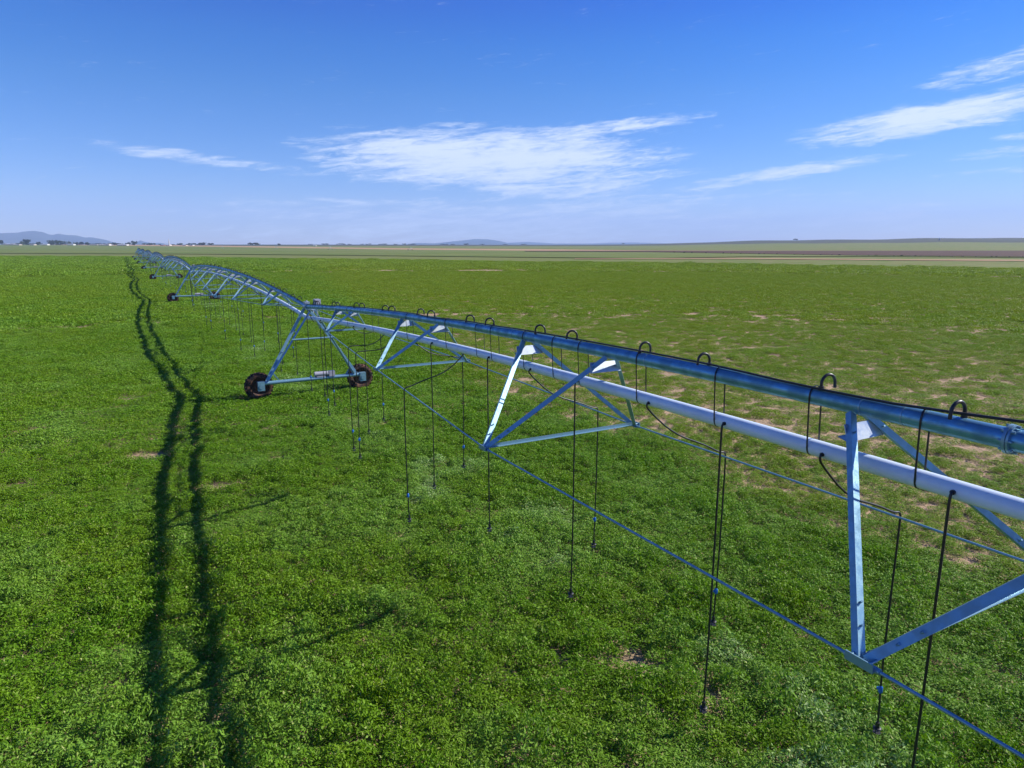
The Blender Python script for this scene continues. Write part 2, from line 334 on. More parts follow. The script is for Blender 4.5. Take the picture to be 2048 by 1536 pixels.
def inside(x, y, poly):
    c = np.zeros(len(x), bool); n = len(poly)
    for i in range(n):
        x1, y1 = poly[i]; x2, y2 = poly[(i + 1) % n]
        k = ((y1 > y) != (y2 > y)) & (x < (x2 - x1) * (y - y1) / (y2 - y1 + 1e-12) + x1); c ^= k
    return c
GAPS = [(.13, 22.0, .62), (1.67, 18.2, .5), (3.4, 19.8, .35), (6.45, 5.75, .33), (-.06, 8.6, .17), (-3.2, 20.9, .35)]          # small bare spots in the dense crop
def edge_x(y): return 12.0 + np.maximum(0, y - 24) * 0.16
def scatter(name, d0, d1, cell, coll, over, hscale=1.0, seed=0, half=50):
    g = np.random.default_rng(seed); n = int(2 * d1 / cell) + 2
    gx, gy = np.meshgrid(np.arange(-n, n + 1) * cell, np.arange(-n, n + 1) * cell); x = gx.ravel(); y = gy.ravel()
    k = (np.hypot(x, y) < d1 + cell) & (np.hypot(x, y) > d0 - cell); x, y = x[k], y[k]
    x = x + g.uniform(-.5, .5, len(x)) * cell; y = y + g.uniform(-.5, .5, len(y)) * cell
    d = np.hypot(x, y) * (1 + g.normal(0, 0.05, len(x))); a = np.degrees(np.arctan2(x, y)) - YAW; a = (a + 180) % 360 - 180
    k = (d < d1) & (d >= d0) & ((np.abs(a) < half) | (d < 12)) & inside(x, y, FIELD); x, y, d = x[k], y[k], d[k]
    ed = edge_x(y) + (fbm(x, y, 5, 5) - .5) * (3 + d * .05)
    thin = np.clip((x - ed) / (2.0 + 0.05 * d), 0, 1)
    patch = fbm(x, y, 2.2, 21, 3); patch2 = fbm(x * .35, y, 9, 31, 3)
    bare = thin * (0.30 * (patch2 > .42) + 0.10) * np.clip(1.25 - d / 170, .0, 1)
    st = .62 * fbm(x * .5, y * (1 + 0 * d), .9 if cell < .5 else (2.0 if cell < 1.2 else 5), 25, 3) + .38 * g.random(len(x))
    thr = np.where(thin > .15, .275 + .13 * np.clip((patch2 - .38) * 5, 0, 1) * np.clip(thin * 1.5, 0, 1), 0.0) * np.clip(1.28 - d / 80, .35, 1) * (.82 if cell > .9 else 1)
    weak = (st <= thr); keep = (~weak) | (g.random(len(x)) < (.55 if cell < 1 else .35))
    keep = np.where(thin <= .15, patch > .15, keep)
    for gx_, gy_, gr_ in GAPS: keep &= np.hypot((x - gx_) * .8, (y - gy_) * 1.5) > gr_ * (.7 + .6 * g.random(len(x)))
    keep &= ~((thin > .3) & (g.random(len(x)) < (.12 if cell < .9 else .03)))
    if cell > 1: keep |= g.random(len(x)) < .5
    x, y, d, thin, weak = x[keep], y[keep], d[keep], thin[keep], weak[keep]
    N = len(x); big = fbm(x, y, .85, 41, 2); lump = fbm(x, y, 4.5, 51, 2)
    h = hscale * ((0.50 if cell < .9 else .62) + (.85 if cell < .9 else .8) * np.clip((big - .5) * 1.5 + .5, 0, 1)) * (1 - (0.42 if cell < .9 else .25) * thin) * (0.75 + .5 * lump)
    h = h * (1 + .12 * np.clip((15 - d) / 6, 0, 1))
    s = g.uniform(.8, 1.2, N) * (1 - 0.25 * thin * (cell < 1)) * np.where(weak, .62, 1)
    tint = np.clip(0.12 + 0.40 * np.clip((d - 25) / 80, 0, 1) + 0.6 * thin + 0.5 * (fbm(x, y, 7, 61) - .5) + g.normal(0, .12, N), 0, 1)
    sage_sheen = np.clip((fbm(x, y, 1.9, 71, 3) - .47) * 6, 0, 1) * g.uniform(.3, 1, N) * (0.9 - .3 * thin)
    tint = np.clip(tint + .35 * weak, 0, 1.2); h = h * np.where(weak, .7, 1)
    farb = np.clip((d - 120) / 150, 0, 1); sage_sheen = np.clip(sage_sheen * (1 - .5 * np.clip((d - 30) / 80, 0, 1)) + farb * .2, 0, 1); wet_sheen = np.exp(-((x - 6.8) / 1.7) ** 2) * np.clip((fbm(x, y, 1.6, 81, 2) - .42) * 5, 0, 1) * (y > 3); sage_sheen = np.clip(sage_sheen + wet_sheen, 0, 1.6)  # painted sheen patches along the sprinkler line, added onto the sage tone
    me = bpy.data.meshes.new(name); me.vertices.add(N); me.vertices.foreach_set('co', np.stack([x, y, np.full(N, .012)], 1).ravel())
    def at(nm, ty, arr): q = me.attributes.new(nm, ty, 'POINT'); q.data.foreach_set('vector' if ty == 'FLOAT_VECTOR' else 'value', np.ascontiguousarray(arr).ravel())
    at('rot', 'FLOAT_VECTOR', np.stack([g.normal(0, .06, N), g.normal(0, .06, N), g.random(N) * 6.283], 1).astype(np.float32))
    at('scl', 'FLOAT_VECTOR', np.stack([s, s, h], 1).astype(np.float32)); at('idx', 'INT', g.integers(0, 8, N).astype(np.int32))
    at('tint', 'FLOAT', tint.astype(np.float32)); at('sage_sheen', 'FLOAT', sage_sheen.astype(np.float32))
    me.update(); return me
def gn_for(coll):
    ng = bpy.data.node_groups.new('scatter_leaves', 'GeometryNodeTree')
    ng.interface.new_socket('Geometry', in_out='INPUT', socket_type='NodeSocketGeometry'); ng.interface.new_socket('Geometry', in_out='OUTPUT', socket_type='NodeSocketGeometry')
    gi = ng.nodes.new('NodeGroupInput'); go = ng.nodes.new('NodeGroupOutput'); ip = ng.nodes.new('GeometryNodeInstanceOnPoints')
    ci = ng.nodes.new('GeometryNodeCollectionInfo'); ci.inputs['Collection'].default_value = coll; ci.inputs['Separate Children'].default_value = True; ci.inputs['Reset Children'].default_value = True
    def na(nm, ty): n = ng.nodes.new('GeometryNodeInputNamedAttribute'); n.data_type = ty; n.inputs['Name'].default_value = nm; return n.outputs['Attribute']
    e2 = ng.nodes.new('FunctionNodeEulerToRotation'); L = ng.links
    L.new(gi.outputs[0], ip.inputs['Points']); L.new(ci.outputs[0], ip.inputs['Instance']); ip.inputs['Pick Instance'].default_value = True
    L.new(na('idx', 'INT'), ip.inputs['Instance Index']); L.new(na('rot', 'FLOAT_VECTOR'), e2.inputs[0]); L.new(e2.outputs[0], ip.inputs['Rotation'])
    L.new(na('scl', 'FLOAT_VECTOR'), ip.inputs['Scale']); L.new(ip.outputs[0], go.inputs[0]); return ng
for nm, d0, d1, cell, rad_, nl, lf, H, mo in (('alfalfa', 2.5, 24, .25, .25, 430, .047, .33, 2), ('alfalfa_farther', 24, 60, .42, .45, 460, .068, .27, 3),
                                        ('alfalfa_distant', 60, 160, .95, 1.0, 460, .14, .24, 4), ('alfalfa_horizon', 160, 470, 3.6, 3.8, 800, .34, .24, 14)):
    coll = bpy.data.collections.new(nm + '_kinds')
    for i in range(8):
        o = bpy.data.objects.new(nm + '_plant%d' % i, clump(nm, rad_, nl, lf, H, mo, 100 + i * 7 + int(d0))); coll.objects.link(o)
    pm = scatter(nm, d0, d1, cell, coll, 1, 1.0, int(d0)); pm.materials.append(MT['leaf'])
    o = bpy.data.objects.new('alfalfa', pm); COL.objects.link(o); tagp(o, kind='stuff')
    md = o.modifiers.new('scatter', 'NODES'); md.node_group = gn_for(coll)
    print(nm, len(pm.vertices))

# ------------------------------------------------------------------ irrigation machine
SPAN_L = 52.943; ZJ = 3.669; RM, RLW, DL = 0.088, 0.084, 0.458
NODES = [6.21, 13.2, 19.55, 25.85, 33.0, 39.74, 46.73]
NW = [.68, 1.17, 1.44, 1.44, 1.44, 1.17, .68]; ND = [.70, 1.14, 1.525, 1.525, 1.525, 1.14, .70]
ANG = R(-1.172)
def z_near(d):
    if d > SPAN_L / 2: d = SPAN_L - d
    u = d / 30; return ZJ + 2.149 * u - .794 * u * u - .357 * u ** 3 if d > 0 else ZJ
def z_far(d): t = d / SPAN_L; b = 4 * t * (1 - t); return ZJ + .767 * b * 1.12 - .139 * b * b
HOSES = [(1.3, 'L'), (2.8, 'D'), (4.3, 'D'), (5.9, 'L'), (7.3, 'R'), (8.6, 'D'), (10.0, 'L'), (11.0, 'L'), (12.9, 'R'), (14.0, 'D'), (15.5, 'L'), (16.95, 'D'), (18.5, 'R'), (20.0, 'D'),
         (21.65, 'R'), (23.05, 'D'), (24.3, 'R'), (25.6, 'D'), (27.1, 'L'), (28.7, 'D'), (30.2, 'L'), (31.8, 'D'), (33.4, 'R'), (35.0, 'D'), (36.6, 'L'), (38.2, 'D'), (39.6, 'R'), (41.2, 'L'), (42.8, 'D'), (44.4, 'L'), (46.0, 'R'), (47.6, 'D'), (49.2, 'L'), (50.9, 'D')]
GOOSE = [1.43, 2.28, 4.45, 5.37, 7.33, 8.23, 10.19, 11.12, 12.97, 13.95, 15.82, 16.96, 18.67, 19.82, 21.43, 22.66, 24.25, 25.56]
GOOSE += [SPAN_L - g for g in GOOSE[:-1]][::-1]
STRAPS = [3.2, 6.6, 9.4, 12.3, 14.82, 16.39, 17.05, 18.32, 19.29, 20.05, 21.44, 22.88, 24.17, 25.27]; STRAPS += [SPAN_L - s for s in STRAPS][::-1]
def rodw(d): return float(np.interp(d, [0] + NODES + [SPAN_L], [.12] + NW + [.12]))
def rodd(d): return float(np.interp(d, [0] + NODES + [SPAN_L], [.05] + ND + [.05]))

_mesh = {}
def goose_mesh(side):      # U bend standing on the pipe, open end hanging over the side
    k = ('g', side)
    if k not in _mesh:
        s = side; b = MB(); pts = [(0, 0, RM - .02), (0, 0, RM + .06)]
        for i in range(1, 10): a = math.pi * i / 9; pts.append((s * .083 * (1 - math.cos(a)), 0, RM + .05 + .09 * math.sin(a)))
        pts.append((s * .168, 0, RM + .0)); b.tube(pts, .0155, 10)
        b.tube([(0, 0, RM - .005), (0, 0, RM + .03)], .026, 8)
        _mesh[k] = b.mesh('gooseneck')
    return _mesh[k]
def strap_mesh():
    if 's' not in _mesh:
        b = MB(); pts = []; e = .004
        for i in range(13): a = math.pi * i / 12; pts.append(Vector((math.cos(a) * (RM + e), 0, math.sin(a) * (RM + e))))
        for i in range(13): a = math.pi + math.pi * i / 12; pts.append(Vector((math.cos(a) * (RLW + e), 0, -DL + math.sin(a) * (RLW + e))))
        pts.append(pts[0].copy()); h, t = .008, .003; P = []
        for p in pts: c = Vector((0, 0, 0)) if p.z > -DL / 2 else Vector((0, 0, -DL)); n = (p - c).normalized(); P.append((p - n * t, p + n * t))
        vs = []; fs = []
        for i, (a, c) in enumerate(P):
            vs += [(a.x, -h, a.z), (a.x, h, a.z), (c.x, h, c.z), (c.x, -h, c.z)]
            if i: k = 4 * i; fs += [(k - 4 + j, k - 4 + (j + 1) % 4, k + (j + 1) % 4, k + j) for j in range(4)]
        b.add(vs, fs); _mesh['s'] = b.mesh('strap')
    return _mesh['s']
def nozzle_mesh():
    if 'n' not in _mesh:
        b = MB(); b.tube([(0, 0, .0), (0, 0, -.07)], .024, 8); b.tube([(0, 0, -.07), (0, 0, -.075), (0, 0, -.085)], [.03, .05, .05], 10); 
        for s in (-1, 1): b.tube([(s * .032, 0, -.08), (s * .028, 0, -.14)], .006, 5)
        b.tube([(0, 0, -.135), (0, 0, -.15)], [.045, .02], 10)
        _mesh['n'] = b.mesh('nozzle')
    return _mesh['n']
def reg_mesh():
    if 'r' not in _mesh:
        b = MB(); b.tube([(0, 0, .05), (0, 0, .03), (0, 0, -.03), (0, 0, -.05)], [.012, .026, .026, .012], 8); b.box((.02, 0, 0), (.05, .015, .03)); _mesh['r'] = b.mesh('pressure_regulator')
    return _mesh['r']
def LX(d): return .03 * math.sin(math.pi * min(max(d / SPAN_L, 0), 1))
def DLd(d): return DL + .08 * math.sin(math.pi * min(max(d / SPAN_L, 0), 1))
def make_span(name, near, dvary=0):
    zf = z_near if near else z_far; root = empty(name)
    P = lambda d, x, dz: Vector((x, -d, zf(d) + dz))                  # local: joint at origin, span runs along -Y
    gr = random.Random(3 if near else 9)
    ds = [0.05 + (SPAN_L - .1) * i / 48 for i in range(49)]
    MB().tube([P(d, 0, 0) for d in ds], RM, 20).build('main_pipe', MT['pipe'], root)
    MB().tube([P(d, LX(d), -DLd(d)) for d in ds], RLW, 20).build('lower_pipe', MT['white'], root)
    for k in (0.25, 25.93, SPAN_L - .25):
        b = MB(); b.tube([P(k - .012, 0, 0), P(k + .012, 0, 0)], .120, 20); b.tube([P(k + .016, 0, 0), P(k + .034, 0, 0)], .115, 20)
        for i in range(8):
            a = math.pi * 2 * i / 8; c = P(k, math.cos(a) * .104, math.sin(a) * .104); b.tube([c + Vector((0, .04, 0)), c - Vector((0, .06, 0))], .011, 6)
        b.build('flange', MT['galv'], root)
    for s in (-1, 1):
        b = MB(); pts = [P(.2, s * .10, -.03)] + [P(d, s * w, -dn) for d, w, dn in zip(NODES, NW, ND)] + [P(SPAN_L - .2, s * .10, -.03)]
        for a, c in zip(pts[:-1], pts[1:]): b.tube([a, c], .0135, 7)
        b.build('truss_rod', MT['galv'], root)
    for d, w, dn in zip(NODES, NW, ND):
        dl = 1.2 if w > .7 else 1.0
        for s in (-1, 1):
            n = P(d, s * w, -dn)
            for e in (-1, 1):
                top = P(d + e * dl, s * .075, -.06); b = MB(); dirn = (top - n).normalized()
                angle_bar(b, n + dirn * .03, top, .074 if s < 0 else .064, .006, ((.1, -.8, .6) if e < 0 else (-1, -.25, .15)) if s < 0 else ((-.4, -.9, .2) if e < 0 else (-.9, .2, .5)), .06)
                for q in (.12, .20, .90): b.tube([n.lerp(top, q) + Vector((0, .01, -.012)), n.lerp(top, q) + Vector((-.012, -.022, .018))], .010, 6)
                b.build('truss_brace', MT['galv'], root)
            b = MB(); b.box(n + Vector((0, 0, -.01)), (.09, .22, .012)); b.box(n + Vector((s * .045, 0, .02)), (.012, .22, .07))
            for q in (-.07, .07): b.tube([n + Vector((-.03, q, .035)), n + Vector((.06, q, .035))], .012, 6)
            b.tube([n + Vector((0, -.14, 0)), n + Vector((0, .14, 0))], .024, 8)
            b.build('truss_joint', MT['galv'], root)
        b = MB(); b.prof(P(d, -w + .02, -dn + .02), P(d, w - .02, -dn + .02), [(q[0] - .02, q[1] - .02) for q in Lprof(.05, .005)], up=(0, 0, 1)); b.build('cross_strut', MT['galv'], root)
        for e in (-1, 1):                                            # sheet metal saddle between the two braces under the pipe
            yy = d + e * (dl - .10); f = .12; wt = .075 + (w - .075) * f; zt = -.06 - (dn - .06) * f
            b = MB(); c0, c1 = P(yy, -wt - .03, zt - .06), P(yy, wt + .03, zt - .06); t = .004
            vs = [c0, c1, P(yy - .07, wt, zt + .085), P(yy - .07, -wt, zt + .085)]; b.add([v + Vector((0, q, 0)) for q in (-t, t) for v in vs], [(3, 2, 1, 0), (4, 5, 6, 7), (0, 1, 5, 4), (1, 2, 6, 5), (2, 3, 7, 6), (3, 0, 4, 7)])
            b.add([c0 + Vector((0, 0, 0)), c1 + Vector((0, 0, 0)), c1 + Vector((0, .11, .03)), c0 + Vector((0, .11, .03))], [(0, 1, 2, 3)])
            b.build('saddle_plate', MT['steel'], root)
    for i, g in enumerate(GOOSE):
        s = 1 if i % 2 == 0 else -1; o = obj('gooseneck', goose_mesh(s), MT['black'], root); o.location = P(g, -s * .03, 0)
        o.rotation_euler = (0, gr.uniform(-.12, .12), -.3 + gr.uniform(-.2, .2))
    for g in STRAPS:
        o = obj('pipe_strap', strap_mesh(), MT['black'], root); o.location = P(g, 0, 0); o.rotation_euler = (0, -math.atan2(LX(g), DLd(g)), gr.uniform(-.12, .12)); o.scale = (1, 1, 1 + (DLd(g) - DL) / (DL + RLW))
    for i, (d, k) in enumerate(HOSES):
        zb = .54 + gr.uniform(-.05, .08); b = MB(); r = .0125
        if k == 'D':
            p = P(d, LX(d) - RLW + .01, -DLd(d)); a = p.z - .3
            pts = [p, p + Vector((-.035, 0, .01)), p + Vector((-.055, 0, -.05)), p + Vector((-.05, 0, -.25)), Vector((p.x - .04, p.y, 1.6)), Vector((p.x - .035 + gr.uniform(-.02, .02), p.y + gr.uniform(-.04, .04), zb))]
            b.tube([p + Vector((.01, 0, 0)), p + Vector((-.03, 0, .0))], .022, 8)
        else:
            s = -1 if k == 'L' else 1; w = rodw(d) + .015; rz = -rodd(d) + .03
            port = P(d - .1 if s < 0 else d + .05, LX(d) - RLW * s * .8, -DLd(d) - .02); rod = P(d, s * w, rz)
            slack = gr.uniform(.05, .22)
            m1 = port + Vector((-s * .045, 0, -.08)); m2 = port.lerp(rod, .30) + Vector((0, -.02, -.16 - slack * .5)); m3 = port.lerp(rod, .72) + Vector((0, 0, -.04 - slack * .25))
            pts = [port, port + Vector((-s * .05, 0, .0)), m1, m2, m3, rod + Vector((-s * .12, 0, .035)), rod + Vector((s * .012, 0, .02)), rod + Vector((s * .028, 0, -.10)), Vector((rod.x + s * .025, rod.y, 1.4)), Vector((rod.x + s * .02 + gr.uniform(-.03, .03), rod.y + gr.uniform(-.04, .04), zb))]
            b.tube([port + Vector((s * .01, 0, 0)), port + Vector((-s * .03, 0, 0))], .022, 8)
        b.tube(smooth_path(pts, 2), r, 7); h = b.build('drop_hose', MT['black'], root)
        e = pts[-1]; o = obj('nozzle', nozzle_mesh(), MT['cable'], h); o.location = e
        if i % 2 == 0 or k != 'D': o = obj('pressure_regulator', reg_mesh(), MT['blue'], h); o.location = (pts[-2].lerp(e, .62 if k == 'D' else .5)); o.rotation_euler = (0, 0, gr.uniform(0, 6))
    # power cable lying along the top of the main pipe
    pts = []
    for i in range(90):
        d = .2 + (SPAN_L - .4) * i / 89; a = R(98 + 24 * math.sin(d * .55) + 10 * math.sin(d * 1.9)) if near else R(100)
        lift = .016
        if near and d > 25.2: lift += .10 * min(1, (d - 25.2) / 1.2) if d < 27.4 else .10 * max(0, (29 - d) / 1.6)
        pts.append(P(d, math.cos(a) * (RM + .014), math.sin(a) * (RM + .0) + lift))
    MB().tube(pts, .013, 7).build('power_cable', MT['cable'], root)
    for d in ([7.6, 12.4, 17.9, 21.6, 24.7, 25.1] if near else [10, 20, 30, 40]):
        b = MB(); b.tube([P(d - .008, 0, 0), P(d + .008, 0, 0)], RM + .005, 16); b.build('cable_clamp', MT['galv'], root)
    return root
def copy_tree(o, parent=None):
    c = o.copy(); COL.objects.link(c); c.parent = parent
    for ch in o.children: copy_tree(ch, c)
    return c
span0 = make_span('irrigation_span', True); span0.location = (A0, B0, 0); span0.rotation_euler = (0, 0, ANG)
tagp(span0, 'nearest pipe span with white lower pipe, crossing the right foreground', 'irrigation pipe', 'pipe spans of the irrigation machine')
sp = make_span('irrigation_span', False); ords = ['second', 'third', 'fourth', 'fifth', 'sixth', 'seventh', 'eighth']
spans = [sp] + [copy_tree(sp) for _ in range(6)]
for i, s in enumerate(spans):
    s.location = (A0, B0 + SPAN_L * (i + 1), 0)
    tagp(s, '%s arched pipe span counting from the camera, %s' % (ords[i], ('between the nearest wheeled tower and the next' if i == 0 else 'beyond the %s wheeled tower' % (['first'] + ords)[i]) if i < 6 else 'outermost overhang at the far end'), 'irrigation pipe', 'pipe spans of the irrigation machine')

def wheel_meshes():
    ro, wd = .60, .33; sc_ = .92; b = MB(); n = 40; prof = [(.36, -.10), (.40, -.15), (.50, -.165), (.555, -.15), (.575, -.10), (.58, 0), (.575, .10), (.555, .15), (.50, .165), (.40, .15), (.36, .10)]
    vs = [(r * math.cos(a), y, r * math.sin(a)) for a in (2 * math.pi * i / n for i in range(n)) for r, y in prof]; m = len(prof)
    b.add(vs, [(i * m + j, i * m + j + 1, ((i + 1) % n) * m + j + 1, ((i + 1) % n) * m + j) for i in range(n) for j in range(m - 1)], True)
    for i in range(22):                                                # chevron lugs
        for s in (-1, 1):
            a = 2 * math.pi * (i + (.5 if s > 0 else 0)) / 22; a2 = a + .16
            def q(aa, r, y): return (r * math.cos(aa), y, r * math.sin(aa))
            w = .035; vs = []
            for r in (.55, .615): vs += [q(a - w, r, 0), q(a + w, r, 0), q(a2 + w, r - (.02 if r > .6 else 0), s * .168), q(a2 - w, r - (.02 if r > .6 else 0), s * .168)]
            b.add(vs, [(0, 1, 2, 3), (7, 6, 5, 4), (0, 4, 5, 1), (1, 5, 6, 2), (2, 6, 7, 3), (3, 7, 4, 0)])
    b.v = [(x * sc_, y * 1.05, z * sc_) for x, y, z in b.v]; t = b.mesh('tyre'); b = MB()
    prof = [(.02, -.03), (.16, -.03), (.20, .05), (.30, .06), (.34, -.09), (.375, -.11), (.375, .11), (.34, .10)]; m = len(prof)
    vs = [(r * math.cos(a), y, r * math.sin(a)) for a in (2 * math.pi * i / n for i in range(n)) for r, y in prof]
    b.add(vs, [(i * m + j, i * m + j + 1, ((i + 1) % n) * m + j + 1, ((i + 1) % n) * m + j) for i in range(n) for j in range(m - 1)], True)
    b.tube([(0, -.12, 0), (0, .10, 0)], .09, 12)
    for i in range(8): a = math.pi * i / 4; b.tube([(.13 * math.cos(a), -.06, .13 * math.sin(a)), (.13 * math.cos(a), .0, .13 * math.sin(a))], .014, 6)
    return t, b.mesh('rim')
TY, RIM = wheel_meshes()
def make_tower():
    root = empty('drive_tower'); zc = .72
    b = MB(); b.tube([(-1.95, -.42, zc), (1.95, -.42, zc)], .078, 16); b.build('base_beam', MT['galv'], root)
    for s in (-1, 1):
        w = MB(); w.tube([(s * 2.1, -.25, .54), (s * 2.1, .06, .54)], .05, 10); wo_ = w.build('wheel', MT['galv'], root)
        o = obj('tyre', TY, MT['tyre'], wo_); o.location = (s * 2.1, .02, .54); o.rotation_euler = (0, random.random() * 6, 0)
        o = obj('rim', RIM, MT['rim'], wo_); o.location = (s * 2.1, .02, .54); o.rotation_euler = (0, random.random() * 6, 0)
        b = MB(); b.box((s * 2.08, -.42, zc - .10), (.26, .24, .36)); b.box((s * 2.08, -.30, .54), (.22, .16, .2)); b.tube([(s * 2.08, -.56, .60), (s * 2.08, -.54, .60)], .09, 12); b.build('gearbox', MT['galv'], root)
        for q, (ty, fy) in enumerate(((0.05, -.36), (-.95, -.48))):
            f = (s * (1.85 - .16 * q * (s > 0)), fy, zc + .05); t = (s * .09, ty, ZJ - .08 + .0 * q)
            b = MB(); angle_bar(b, f, t, .105, .008, ((.15, -1, .35) if q == 0 else (-1, -.3, 0)) if s < 0 else ((-.2, -1, .3) if q == 0 else (-.8, -.5, .1)), .085); b.build('leg', MT['galv'], root)
        b = MB(); lo_, hi_ = (s * 1.85, -.36, zc), (s * .09, 0.05, ZJ)
        for k in (.40, .68):
            p = Vector(lo_).lerp(Vector(hi_), k); p2 = Vector((s * 1.85, -.48, zc)).lerp(Vector((s * .09, -.95, ZJ)), k); b.tube([p, p2], .022, 6)
        b.build('leg_tie', MT['steel'], root)
        b = MB(); b.prof((s * 1.35, -.42, zc + .03), (s * 1.62, -.40, zc + .42), [(k[0] - .02, k[1] - .02) for k in Lprof(.05, .006)]); b.build('gusset', MT['galv'], root)
    b = MB(); zz = 2.45; k = (zz - .77) / (ZJ - .85); xx = 1.85 - 1.76 * k; yy = -.48 - .47 * k - .06
    b.tube([(-xx - .04, yy, zz), (xx + .04, yy, zz)], .036, 10); b.build('cross_strut', MT['galv'], root)
    b = MB(); b.tube([(.05, -.42, zc + .18), (.62, -.42, zc + .18)], .10, 14); b.box((.76, -.42, zc + .16), (.24, .2, .22)); b.box((.3, -.42, zc + .07), (.35, .16, .05)); b.build('drive_motor', MT['box'], root)
    b = MB(); b.box((0.12, -1.28, ZJ + .27), (.22, .34, .24)); b.box((0.08, -1.28, ZJ + .13), (.06, .3, .07)); b.build('control_box', MT['box'], root)
    b = MB(); b.tube([(0, -.16, ZJ), (0, .16, ZJ)], .13, 16); b.box((0, 0, ZJ + .17), (.2, .34, .07)); b.box((.2, -.3, ZJ - .14), (.16, .5, .08)); b.tube([(0, 0, ZJ + .1), (0, 0, ZJ + .26)], .035, 10)
    b.tube([(.18, -1.0, ZJ + .02), (.2, -.9, ZJ - .35), (.34, -.8, ZJ - .62)], .03, 8); b.build('swivel_joint', MT['steel'], root)
    b = MB(); b.tube([(.2, .1, ZJ - .05), (.34, .06, ZJ - .5), (.5, 0, ZJ - .95)], .018, 7); b.build('anchor_bar', MT['steel'], root)
    return root
tw = make_tower(); towers = [tw] + [copy_tree(tw) for _ in range(6)]
tl = ['nearest two-wheeled steel tower carrying the pipes, with muddy red tyres', 'second wheeled tower from the camera', 'third wheeled tower from the camera', 'fourth wheeled tower from the camera',
      'fifth wheeled tower from the camera', 'sixth wheeled tower from the camera', 'farthest wheeled tower, at the edge of the green field']
for i, t in enumerate(towers): t.location = (A0, B0 + SPAN_L * i, 0); tagp(t, tl[i] if i in (0, 6) else tl[i] + ', under the arched blue pipe', 'irrigation tower', 'wheeled towers of the irrigation machine')
# last overhang: cut the eighth copy short
last = spans[-1]
for ch in list(last.children):
    for g_ in list(ch.children): bpy.data.objects.remove(g_)
    bpy.data.objects.remove(ch)
last.location = (A0, B0 + SPAN_L * 6, 0); last.name = 'overhang_boom'
OV = 17.0
for nm_, r_, dz_, m_ in (('main_pipe', .075, 0, 'pipe'),):
    MB().tube([(0, OV * i / 10, ZJ + .25 * math.sin(i / 10 * 3)) for i in range(11)], r_, 12).build(nm_, MT[m_], last)
MB().tube([(0, 0, ZJ + .1), (0, 0, ZJ + 1.5)], .05, 8).build('mast', MT['galv'], last)
for s in (-1, 1):
    for q in (8, 15): MB().tube([(0, 0, ZJ + 1.5), (s * .05, q, ZJ + .2)], .012, 5).build('guy_cable', MT['galv'], last)
hm = MB(); hm.tube([(0, 0, 0), (0, 0, -2.9)], .014, 5); hm = hm.mesh('drop_hose')
for q in (2, 5, 8, 11, 14, 16.5): o = obj('drop_hose', hm, MT['black'], last); o.location = (0, q, ZJ - .02)

# ------------------------------------------------------------------ far irrigation machine in the next field
def far_tower(px, D):
    p = ground_pt(px, D); r = empty('far_irrigation_tower', p, R(-YAW)); 
    for s in (-1, 1): MB().tube([(s * 2.0, 0, .7), (0, 0, 4.0)], .09, 5).build('leg', MT['galv'], r)
    MB().tube([(-2.1, 0, .7), (2.1, 0, .7)], .09, 5).build('base_beam', MT['galv'], r)
    for s in (-1, 1): MB().tube([(s * 2.1, -.18, .55), (s * 2.1, .18, .55)], .58, 14).build('wheel', MT['tyre'], r)
    return r
fl = ['tiny distant irrigation tower in the next field, just right of the white mast', 'tiny distant irrigation tower, second from the left in the next field', 'tiny distant irrigation tower, third from the left in the next field', 'tiny distant irrigation tower farthest to the right in the next field']
for (px, D), l in zip(((444, 780), (552, 740), (660, 700), (820, 660)), fl): tagp(far_tower(px, D), l, 'irrigation tower', 'distant irrigation towers in the next field')

# ------------------------------------------------------------------ distant town, trees, shrubs
def gz(p): return float(hill(np.array([p[0]]), np.array([p[1]]))[0])
def tree_mesh(seed, m, leaf=.5, n=420):
    g = random.Random(seed); b = MB(); H = 1.0
    lobes = [(g.uniform(-.55, .55), g.uniform(-.5, .5), g.uniform(.35, .85), g.uniform(.22, .42)) for _ in range(9)]
    for _ in range(n):
        lx, ly, lz, lr = g.choice(lobes); v = Vector((g.gauss(0, 1), g.gauss(0, 1), g.gauss(0, 1))).normalized() * lr * g.uniform(.55, 1.08)
        c = Vector((lx, ly, max(.12, lz + v.z * .75))) + Vector((v.x, v.y, 0)); s = g.uniform(.05, .11)
        a = Vector((g.gauss(0, 1), g.gauss(0, 1), g.gauss(0, 1))).normalized() * s; d = a.orthogonal().normalized() * s
        b.add([c - a, c + d, c + a, c - d], [(0, 1, 2, 3)])
    return b.mesh('crown')
CR = [tree_mesh(i, None) for i in range(5)]
tm = MB(); tm.tube([(0, 0, -.02), (0.02, 0, .3), (0, .03, .6)], [.055, .04, .02], 7); tm.tube([(0.02, 0, .28), (.22, .1, .55)], [.028, .01], 5); tm.tube([(0.02, 0, .32), (-.2, -.08, .6)], [.028, .01], 5); TM = tm.mesh('trunk')
def tree(px, D, w, h, label, group, i, name='tree', mm='crown'):
    p = ground_pt(px, D); p.z = gz(p); r = empty(name, p, random.random() * 6)
    c = obj('crown', CR[i % 5], MT[mm], r); c.scale = (w / 2 / .85, w / 2 / .85, h / 1.05)
    t = obj('trunk', TM, MT['trunk'], r); t.scale = (h, h, h)
    tagp(r, label, 'tree' if name == 'tree' else 'shrub', group); return r
TD = 1500; PXM = TD / F_PX         # metres per photo pixel there
